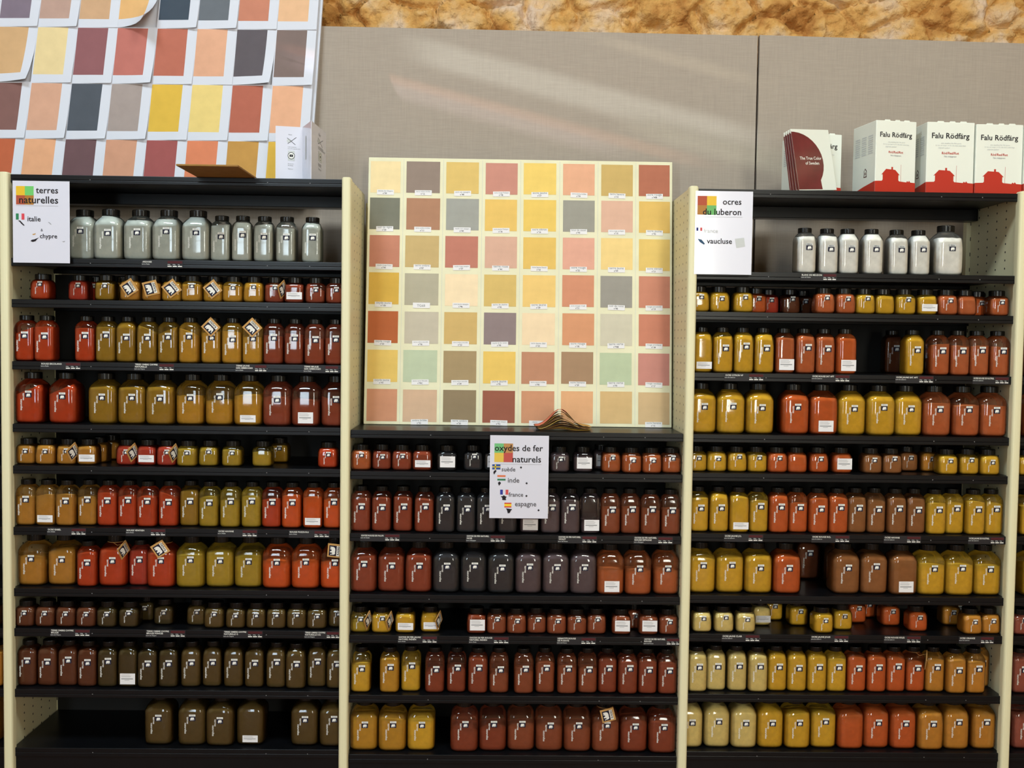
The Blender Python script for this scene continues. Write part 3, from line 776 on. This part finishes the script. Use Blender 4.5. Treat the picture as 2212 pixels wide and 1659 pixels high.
lettering(t, w_, h_, [('terres', .41, .80, .148, 'ink'), ('naturelles', .115, .80, .272, 'ink'), ('italie', .26, .49, .492, 'ink'), ('&', .49, .53, .612, 'midgrey'), ('chypre', .475, .78, .697, 'ink')], [(.06, .80, .303)])
flag(t, w_, h_, .055, .205, .40, .475, 'v', ((48, 128, 86), None, (214, 72, 84)))
shape(t, w_, h_, [(.09, .487), (.13, .485), (.15, .50), (.19, .53), (.21, .545), (.19, .548), (.15, .525), (.12, .50)])
shape(t, w_, h_, [(.31, .735), (.33, .72), (.38, .712), (.46, .69), (.42, .715), (.40, .735), (.35, .745)])
shape(t, w_, h_, [(.34, .650), (.40, .638), (.40, .650), (.36, .662)], 'kraft')
shape(t, w_, h_, [(.62, .50), (.64, .50), (.68, .525), (.67, .53)], 'grey')
shape(t, w_, h_, [(.86, .735), (.92, .728), (.90, .742)], 'grey')
t, w_, h_ = sign(1059, 1186, 940, 1119, 'oxydes de fer naturels sign with four flags, hung on the middle rack')
blocks(t, w_, h_, .075, .39, .098, .323, ((112, 186, 124), (184, 136, 84), (222, 188, 80), (188, 82, 76)))
lettering(t, w_, h_, [('oxydes de fer', .08, .90, .187, 'ink'), ('naturels', .385, .87, .322, 'ink'), ('suède', .20, .435, .432, 'midgrey'), ('inde', .31, .505, .567, 'midgrey'), ('france', .325, .575, .737, 'midgrey'), ('espagne', .435, .80, .852, 'midgrey')], [(.08, .88, .347)])
flag(t, w_, h_, .04, .18, .350, .412, 'x', ((54, 82, 150), (232, 204, 60)))
flag(t, w_, h_, .13, .27, .480, .545, 'h', ((218, 120, 80), None, (60, 126, 90)))
flag(t, w_, h_, .18, .32, .655, .715, 'v', ((54, 62, 150), None, (206, 84, 84)))
flag(t, w_, h_, .255, .375, .812, .870, 'h', ((206, 66, 60), (240, 204, 50), (240, 204, 50), (206, 66, 60)))
shape(t, w_, h_, [(.10, .417), (.115, .43), (.09, .455), (.075, .475), (.06, .45), (.07, .43)])
shape(t, w_, h_, [(.14, .575), (.165, .555), (.195, .575), (.175, .595), (.16, .61), (.15, .59)])
shape(t, w_, h_, [(.19, .735), (.22, .735), (.245, .722), (.27, .735), (.295, .74), (.275, .757), (.285, .778), (.25, .782), (.215, .778), (.22, .757)])
shape(t, w_, h_, [(.28, .880), (.335, .885), (.39, .890), (.365, .91), (.35, .935), (.315, .94), (.30, .90)])
for u, v in ((.53, .385), (.63, .575), (.63, .728), (.84, .90)):
    shape(t, w_, h_, [(u-.02, v), (u, v-.014), (u+.02, v), (u, v+.014)])
t, w_, h_ = sign(1503, 1627, 412, 592, 'ocres du luberon sign in glossy sleeve, hung on the rack')
blocks(t, w_, h_, .035, .365, .06, .285, ((178, 86, 62), (232, 190, 66), (176, 124, 66), (112, 180, 108)))
lettering(t, w_, h_, [('ocres', .475, .80, .16, 'ink'), ('du luberon', .13, .80, .285, 'ink'), ('france', .15, .40, .50, 'palegrey'), ('vaucluse', .21, .65, .63, 'ink')], [(.03, .82, .31)])
flag(t, w_, h_, .025, .125, .44, .48, 'v', ((54, 62, 120), None, (206, 84, 84)))
MB().poly([(u*w_, h_*(1-v)) for u, v in [(.05, .575), (.12, .585), (.18, .635), (.16, .645), (.09, .615)]], -.0005, C('teal_print', (52, 82, 110))).build('country_outline', t)
shape(t, w_, h_, [(.70, .57), (.86, .555), (.88, .66), (.73, .68)], 'palegrey')

# ------------------------------------------------------------------ colour chart on the middle rack
CH = [[(247,222,165),(130,112,105),(222,186,98),(197,125,112),(243,205,95),(232,165,130),(200,165,90),(170,88,65)],
 [(98,102,92),(165,112,85),(148,152,150),(235,190,90),(238,198,85),(142,142,136),(222,172,150),(225,180,85)],
 [(188,112,90),(195,165,105),(185,105,90),(215,165,145),(232,188,85),(228,160,140),(245,210,130),(228,190,95)],
 [(218,170,55),(170,165,145),(250,225,185),(215,180,95),(243,200,110),(210,130,98),(140,138,134),(198,118,95)],
 [(175,75,30),(190,182,165),(205,168,95),(125,108,115),(248,220,180),(215,140,98),(205,200,180),(198,112,88)],
 [(235,195,90),(182,200,170),(155,130,90),(238,195,85),(185,122,92),(155,118,88),(180,200,165),(195,120,112)],
 [(208,135,102),(210,170,140),(128,108,80),(140,65,48),(205,135,98),(230,165,115),(215,175,115),(208,172,125)]]
NUM = [['99','12','48','78','27','99','15','40B'],['20','11','49','36','26','95','10','42'],['94','07','07','44','25','22','09','21'],['100','','46','45','24','21','98','19'],
       ['23','96','22','95','23','30','95B','18'],['93','99C','24','93','90','29','95','17'],['','52','25','92','92','','','16']]
NAME = [['sienne de Chypre','terre ombre brûlée','ocre sat espagne','ocre rouge Puisaye','ocre jaune','terre sienne brûlée','terre havane','ocre rouge'],
        ['noir de vigne','terre ombre brûlée','oxyde noir espagne','ocre jaune Puisaye','ocre citron','brun de cassel','terre rouge sardaigne','ocre jaune'],
        ['oxyde rouge Falun','terre ombre','oxyde rouge espagne','terre rose','ocre jaune foncé','ocre rouge','terre jaune','ocre citron'],
        ['oxyde jaune','','ocre jaune espagne','terre de sienne','ocre jaune','ocre orange rouge','noir de rome','rouge pouzzole'],
        ['oxyde rouge','terre ombre naturelle','terre ombre naturelle','oxyde de fer violet','ocre jaune clair','ocre rouge','terre verte','rouge ercolano'],
        ['oxyde jaune','terre verte Nicosie','terre ombre naturelle','ocre jaune','terre sienne brûlée','ocre havane','terre verte','rouge venitien'],
        ['','ombre brûlée','terre ombre','oxyde rouge espagne','sienne','','','ocre havane']]
zs0 = ZM[0]
BL = U(784.5, 917, .19); BR = U(1451.5, 926, .19); TL = U(795, 339, .275); TR = U(1450, 352, .275)
cw = ((BR.x-BL.x)+(TR.x-TL.x))/2
lean = math.atan2(.085, (TL.z+TR.z)/2-zs0)
chh = math.hypot(.085, (TL.z+TR.z)/2-zs0)
ct = thing('colour_chart', 'cream chart of painted colour squares leaning on the middle rack', 'colour chart', ((BL.x+BR.x)/2-cw/2, .19, zs0+.0012), 0)
ct.rotation_euler = (-lean, 0, 0)
bevel(MB().box(0, cw, 0, .012, 0, chh, M['board']).build('board', ct), .002)
us = [.008, .126, .2565, .385, .51, .64, .765, .89]; uw = [.098, .110, .107, .105, .107, .104, .104, .102]
vsr = [.0138, .152, .294, .436, .579, .7235, .869]
lb = MB()
for i, v in enumerate(vsr):
    for k, u in enumerate(us):
        jx, jz = random.uniform(-.0012, .0012), random.uniform(-.0012, .0012)
        hh = .119
        b = MB(); b.rect(0, uw[k]*cw, 0, hh*chh, 0, M['paint'])
        o = b.build('colour_square', ct, (u*cw+jx, -.0005, chh*(1-v-hh)+jz)); o.color = (*lin([q*.78+g*.22 for q, g in zip(CH[i][k], (216, 202, 178))]), 1)
        if NUM[i][k]:
            xc = (u+uw[k]/2)*cw; z0 = chh*(1-v-hh)-.010+(.002 if i < 6 else -.002)
            l_ = MB().rect(-.027, .027, 0, .0165, 0, M['sticker'])
            l_.text(NAME[i][k], -.023, .023, .0105, -.0003, M['grey']) if len(NAME[i][k]) > 8 else l_.text(NAME[i][k], -.016, .016, .0105, -.0003, M['grey'], size=.006)
            l_.text('n°'+NUM[i][k], -.008, .008, .0025, -.0003, M['ink'], size=.007)
            l_.build('square_label', ct, (xc, -.0012, max(z0, .0008)), (0, R_(random.uniform(-1.5, 1.5)), 0))
o = MB().rect(-.027, .027, 0, .0175, 0, M['sticker']); o.text('TG68', -.014, .014, .0045, -.0003, M['grey'], size=.011)
o.build('square_label', ct, ((us[1]+uw[1]/2)*cw, -.0014, chh*(1-vsr[3]-.119)-.010))
# faint pencil rules between the squares
b = MB()
for k in range(1, 8):
    u = (us[k-1]+uw[k-1]+us[k])/2*cw; b.rect(u-.0004, u+.0004, .004, chh-.004, -.0003, M['palegrey'])
b.build('pencil_line', ct)

# ------------------------------------------------------------------ painted sheets above the terres naturelles rack
SH = [[(118,104,122),(186,150,136),(206,162,122),(230,176,110),(48,62,78),(92,100,110),(198,122,96),(232,182,138)],
 [(210,166,116),(234,210,152),(136,80,86),(188,104,94),(184,98,78),(226,166,132),(80,74,82),(116,98,94)],
 [(120,80,76),(214,160,132),(64,72,84),(160,146,142),(224,180,58),(236,208,122),(176,90,70),(232,170,132)],
 [(188,86,50),(230,164,120),(94,64,70),(206,146,116),(154,72,72),(222,124,84),(194,140,62),(230,182,62)]]
SN = [['slate-violet','dusty pink','sand','light orange','midnight blue','slate grey','terracotta','peach'],
 ['tan','cream-yellow','plum','rose','brick','pale peach','charcoal','grey-brown'],
 ['maroon-brown','pinkish beige','blue-black','taupe','bright yellow','straw-yellow','red-brown','apricot'],
 ['burnt orange','light apricot','dark plum','beige-pink','crimson','coral','bronze','mango-yellow']]
def shp(k, py):
    """pixel of the sheet wall's column line k at picture height py"""
    t_ = py/380.0
    xt, xb = 687-85.5*(8-k), 660-88.0*(8-k)
    return xt+(xb-xt)*t_, py+(k-8)*1.05
def sh3(k, r):
    py = 64+ (r-1)*120.5
    dep = .372-.035*(py+60)/440.0
    x, y = shp(k, py); return U(x, y, dep)
# board behind the sheets
P = [sh3(-.3, 4.0), sh3(8.10, 4.0), sh3(8.10, -.2), sh3(-.3, -.2)]
zlow = ZL[0]+.001
b = MB()
q0 = [Vector(p)+Vector((0, .012, 0)) for p in P]; q1 = [p+Vector((0, .014, 0)) for p in q0]
b.add([*q0, *q1], [(0, 1, 2, 3), (5, 4, 7, 6), (0, 3, 7, 4), (1, 5, 6, 2), (3, 2, 6, 7), (0, 4, 5, 1)], M['paper'])
tag(b.build('backing_board'), 'leaning white board covered with painted colour sheets on the rack', 'board')
CURL = {(0, 3): .055, (1, 0): .05, (1, 6): .045, (0, 7): .012, (2, 2): .010}
ROWN = ['top row', 'second row', 'third row', 'bottom row']
for r in range(4):
    for k in range(8):
        a00, a10, a01, a11 = sh3(k, r), sh3(k+1.02, r), sh3(k, r+1), sh3(k+1.02, r+1)
        ucut = [0, .03, .2, .4, .6, .775, .80, .9, 1.0]; vcut = [0, .02, .15, .3, .45, .6, .75, .855, .87, .94, 1.0]
        cu = CURL.get((r, k), .004+.006*random.random()); sx = random.uniform(.4, 1.0)
        vs = []; n = (a10-a00).cross(a01-a00).normalized()
        if n.y > 0: n = -n
        for v in vcut:
            vv = v*(1.012)
            for u in ucut:
                p = (a00*(1-u)+a10*u)*(1-vv)+(a01*(1-u)+a11*u)*vv
                lift = .0015+.0006*(k % 2)+cu*((u*sx+.25)*v)**3 + .002*math.sin(u*3.1)*math.sin(v*3.14)+.0012*noise.noise(Vector((k+u*2, r*3+v*2, 1)))
                vs.append(p+n*lift+ (a01-a00)*(-.5*cu*v*u if (r, k) in CURL and cu > .03 else 0)+(a10-a00)*(-1.2*cu*v*u*v if cu > .03 else 0))
        W = len(ucut); b = MB()
        for j in range(len(vcut)-1):
            for i in range(W-1):
                inside = 1 <= i <= 4 and 1 <= j <= 6
                b.f.append((j*W+i, (j+1)*W+i, (j+1)*W+i+1, j*W+i+1)); b.m.append(b.mi(M['paint'] if inside else M['paper']))
        b.v = [tuple(p) for p in vs]
        if b.mats[0] is not M['paper']: pass
        o = b.build('painted_sheet', smooth=True); o.color = (*lin([q*.86+g*.14 for q, g in zip(SH[r][k], (204, 194, 186))]), 1)
        tag(o, '%s painted paper sheet, %s, %s column of the sheet board' % (SN[r][k], ROWN[r], ORD[k]), 'colour sheet', 'painted sheets on the leaning board')

# ------------------------------------------------------------------ things on the rack tops
z = ZL[0]
a = U(380, 357, -.19); c = U(514, 362, -.19)
b = MB(); b.box(0, c.x-a.x, 0, .40, 0, .005, M['card'])
o = bevel(b.build('hardboard_offcut', loc=(a.x, -.19, z+.0005)), .001)
tag(o, 'thin brown board jutting out over the front edge of the rack top', 'board')
# folded notice: zigzag of three panels
P0, P1 = U(595, 381, .10), U(653, 382, .115); hN = U(595, 272, .10).z-z
P2 = U(672, 383, .018); P3 = U(704, 384, .20)
t = thing('folded_notice', 'white folded notice with crossed-out hand and no-camera signs on rack top', 'notice', (0, 0, z+.0005))
def vpanel(p, q, h, name):
    d = Vector((q.x-p.x, q.y-p.y, 0)); nn = Vector((d.y, -d.x, 0)).normalized()
    if nn.y > 0: nn = -nn
    e = nn*-.0008; b = MB()
    A = [Vector((p.x, p.y, 0)), Vector((q.x, q.y, 0)), Vector((q.x, q.y, h)), Vector((p.x, p.y, h))]
    b.add([*A, *[v+e for v in A]], [(0, 1, 2, 3), (5, 4, 7, 6), (0, 3, 7, 4), (1, 5, 6, 2), (3, 2, 6, 7), (0, 4, 5, 1)], M['lam'])
    return b.build(name, t), d, nn
def on_panel(p, d, nn, h, name, items, parent):
    b = MB(); L = d.length; ex = d.normalized()
    s = MB()
    items(s, L, h)
    for f, mi_ in zip(s.f, s.m):
        pass
    b = MB(); b.mats = s.mats; b.f = s.f; b.m = s.m
    b.v = [tuple(Vector((p.x, p.y, 0))+ex*x+nn*(.0006-y)+Vector((0, 0, zz))) for x, y, zz in s.v]
    return b.build(name, parent)
def notice_print(s, L, h):
    def X(u): return u*L
    def Z(v): return h*(1-v)
    s.text('Please', X(.48), X(.61), Z(.15), 0, M['grey'])
    for (u0, v0, u1, v1) in ((.43, .20, .74, .315), (.45, .30, .77, .185)):
        dx, dz = X(u1)-X(u0), Z(v1)-Z(v0); l = math.hypot(dx, dz); ox, oz = -dz/l*.0006, dx/l*.0006
        s.poly([(X(u0)+ox, Z(v0)+oz), (X(u0)-ox, Z(v0)-oz), (X(u1)-ox, Z(v1)-oz), (X(u1)+ox, Z(v1)+oz)], 0, M['ink'])
    s.poly([(X(.5+.09*math.cos(i)), Z(.25+.035*math.sin(i))) for i in (0, .8, 1.6, 2.4, 3.2, 4, 4.8, 5.6)], .0001, M['palegrey'])
    s.text('In the warehouse', X(.46), X(.78), Z(.362), 0, M['grey']); s.text('let us the argument story', X(.46), X(.92), Z(.392), 0, M['grey'])
    s.rect(X(.46), X(.71), Z(.595), Z(.42), .0002, M['palegrey'])
    n = 24; cx, cz, r0 = X(.585), Z(.508), .0105
    ringp = [(cx+r0*math.cos(2*math.pi*i/n), cz+r0*math.sin(2*math.pi*i/n)) for i in range(n)]
    inn = [(cx+r0*.84*math.cos(2*math.pi*i/n), cz+r0*.84*math.sin(2*math.pi*i/n)) for i in range(n)]
    s.poly(ringp, 0, M['ink']); s.poly(inn, -.0001, M['white'])
    s.rect(cx-.0052, cx+.0052, cz-.0036, cz+.0036, -.0002, M['ink']); s.rect(cx-.0014, cx+.0014, cz-.0014, cz+.0014, -.0003, M['grey'])
    s.text('No pictures', X(.46), X(.67), Z(.655), 0, M['grey']); s.text('No filming', X(.46), X(.65), Z(.685), 0, M['grey']); s.text('Thank you', X(.46), X(.65), Z(.745), 0, M['grey'])
pa, da, na = vpanel(P0, P1, hN, 'notice_panel'); on_panel(P0, da, na, hN, 'notice_print', notice_print, pa)
pb, db, nb = vpanel(P1, P2, hN, 'notice_panel'); on_panel(P1, db, nb, hN, 'notice_print', lambda s, L, h: s.rect(.35*L, .45*L, h*.4, h*.8, 0, M['palegrey']), pb)
pc, dc, nc = vpanel(P2, P3, hN, 'notice_panel'); on_panel(P2, dc, nc, hN, 'notice_print', notice_print, pc)

# cartons on the ocres rack
def carton(pxl, pxr, pyt, pyb, yf, rz, label, front=True):
    z = ZR[0]; a, c = U(pxl, pyb, yf), U(pxr, pyb, yf)
    w_ = c.x-a.x; h_ = U(pxl, pyt, yf).z-z; dp = .135
    t = thing('carton', label, 'carton', (a.x, yf, z+.0004), rz, 'paint powder cartons')
    bevel(MB().box(0, w_, 0, dp, 0, h_, M['carton']).build('box', t), .002)
    # scalloped upper flap
    b = MB()
    for u0, u1 in ((.20, .36), (.46, .60), (.68, .84)):
        b.poly([(u0*w_, h_-.001), (u1*w_, h_-.001), ((u1-.02)*w_, h_+.0032), ((u0+.02)*w_, h_+.0032)], .001, M['carton'])
    b.build('flap', t)
    f = MB(); y = -.0005
    g = .185*h_
    f.poly([(u*w_, v*h_) for u, v in [(.0, .0), (1, 0), (1, .155), (.88, .16), (.85, .185), (.83, .165), (.80, .18), (.78, .16), (.60, .17), (.58, .185), (.58, .255), (.61, .255), (.50, .325), (.44, .33), (.44, .365), (.40, .365), (.40, .33), (.27, .335), (.155, .255), (.19, .26), (.19, .185), (.17, .17), (.0, .165)]], y, M['red'])
    f.rect(.635*w_, .640*w_, .17*h_, .40*h_, y, M['red'])
    f.build('house_picture', t)
    f = MB()
    f.text('Falu Rödfärg', .10*w_, .89*w_, .775*h_, y-.0003, M['ink'])
    f.text('ekta slamfärg från Falu gruva', .30*w_, .72*w_, .70*h_, y-.0003, M['palegrey']); f.text('för hus och stugor av trä i alla väder sedan länge', .18*w_, .82*w_, .67*h_, y-.0003, M['palegrey']); f.text('pigment pulver', .24*w_, .80*w_, .635*h_, y-.0003, M['palegrey'], size=.006)
    f.text('Röd/Red/Rot', .32*w_, .68*w_, .555*h_, y-.0003, M['red']); f.text('Falu rödpigment', .37*w_, .63*w_, .515*h_, y-.0003, M['grey'])
    f.build('lettering', t)
    # side face
    s = MB()
    s.add([(-.0005, y_, z_) for y_, z_ in [(0, 0), (dp, 0), (dp, .06*h_), (dp*.5, .12*h_), (0, .165*h_)]], [(0, 4, 3, 2, 1)], M['red'])
    s.build('side_band', t)
    s = MB()
    for i in range(9):
        for j in range(3):
            s.add([(-.0006, y_, z_) for y_, z_ in [(dp*(.12+.28*j), h_*(.80-.03*i)), (dp*(.12+.28*j)+dp*.2, h_*(.80-.03*i)), (dp*(.12+.28*j)+dp*.2, h_*(.815-.03*i)), (dp*(.12+.28*j), h_*(.815-.03*i))]], [(0, 3, 2, 1)], M['palegrey'])
    s.build('side_print', t)
    hx, hz = dp*.42, h_*.25
    s = MB()
    o_ = [(-.009, 0), (.009, 0), (.009, .018), (0, .027), (-.009, .018)]
    s.add([(-.0006, hx-p, hz+q) for p, q in o_], [tuple(range(5))], M['maroon']); s.add([(-.0008, hx-p*.74, hz+.0025+q*.78) for p, q in o_], [tuple(range(5))], M['carton'])
    s.add([(-.0010, hx-p*.3, hz+.006+q*.4) for p, q in o_], [tuple(range(5))], M['maroon'])
    s.build('house_emblem', t)
    return t
carton(1889, 1983, 259, 414, .03, R_(9), 'red and white paint carton with its side in view, next to the brochures')
carton(1999, 2103, 263, 417, .035, R_(2.0), 'second of the red and white cartons, between two others')
carton(2105, 2207, 268, 420, .035, R_(1), 'third red and white carton, over the cream end post')
carton(2210, 2312, 272, 424, .03, 0.0, 'cut-off red and white carton beside the third one')
carton(1728, 1822, 287, 411, .125, R_(9), 'red and white carton hidden behind the standing brochures')
# brochures
def brochure(k, label):
    z = ZR[0]; a = U(1724-5.5*k, 410, .022+.006*k)
    t = thing('brochure', label, 'brochure', (a.x, .010+.0072*k, z+.0006), 0, 'standing brochures')
    t.rotation_euler = (R_(-8), R_(-5+.7*k), R_(27))
    w_, h_ = .152, .186-.002*k
    b = MB().box(0, w_, 0, .0055, 0, h_, M['carton']); bevel(b.build('cover', t), .001)
    b = MB(); pts = [(0, 0), (.60*w_, 0)]
    pts = [(0.0, 0.003), (.62*w_, .003)]
    for i in range(13):
        a_ = -.62+i*(1.5+.62)/12
        pts.append((.02*w_+.72*w_*math.cos(a_), .455*h_+.50*h_*math.sin(a_)*1.0))
    pts.append((0, .955*h_))
    b.poly(pts, -.0004, M['darkred']); b.build('cover_picture', t)
    b = MB()
    b.text('The True Color', .13*w_, .70*w_, .50*h_, -.0008, M['white']); b.text('of Sweden', .26*w_, .62*w_, .42*h_, -.0008, M['white']); b.build('lettering', t)
    b = MB(); b.add([(-.0005, 0, 0), (-.0005, .0055, 0), (-.0005, .0055, h_*.93), (-.0005, 0, h_*.93)], [(0, 3, 2, 1)], M['darkred'])
    b.build('spine', t)
for k, l in enumerate(('front brochure with dark red half-disc cover, leaning by the cartons', 'second brochure, tucked behind the front dark red one', 'third brochure in the leaning set, its spine showing', 'rearmost brochure against the half-hidden carton')):
    brochure(k, l)

# sheaf of old colour cards on the middle shelf
z = ZM[0]
L, Rg, T = U(1150, 926, .05), U(1282, 930, .05), U(1212, 893, .05)
t = thing('card_sheaf', 'splayed worn sheaf of brown and orange colour cards lying before the chart', 'colour cards', (L.x, .05, z+.0006))
W = Rg.x-L.x; Hh = T.z-z
cc = [(120,84,44),(196,160,60),(92,66,40),(168,120,70),(70,54,36),(206,172,96),(112,78,48),(150,108,60),(84,64,40),(186,140,70),(120,90,60),(206,112,86)]
for i, c in enumerate(cc):
    f = (i+1)/len(cc)
    b = MB(); n = 14; top = []
    x0, x1 = W*(.02+.05*random.random())+W*.06*(1-f), W*(.98-.06*random.random())-W*.02*f
    for j in range(n+1):
        s = j/n; x = x0+(x1-x0)*s
        hz = Hh*f*(math.exp(-((s-.46)/.24)**2)*.95)+.0012*i+.0025*math.sin(s*6+i)*(1 if 0 < s < 1 else .3)
        top.append((x, max(hz, .0008*i+.0004)))
    y0, y1 = -.012+.014*random.random(), .075
    vs = [(x, y0, h_) for x, h_ in top]+[(x, y1, h_*.9+.0005) for x, h_ in top]+[(x, y0, h_+.0008) for x, h_ in top]+[(x, y1, h_*.9+.0013) for x, h_ in top]
    N = n+1; fs = []
    for j in range(n):
        fs += [(j, j+N, j+N+1, j+1), (2*N+j, 2*N+j+1, 3*N+j+1, 3*N+j), (j, j+1, 2*N+j+1, 2*N+j), (N+j, 3*N+j, 3*N+j+1, N+j+1)]
    b.add(vs, fs, C('card_%d' % i, c, .6))
    if i == len(cc)-1:
        for q in range(len(b.f)):
            if (q//4) >= n*.52: b.m[q] = b.mi(C('card_cream', (214, 176, 122), .6))
    b.build('card', t, smooth=True)
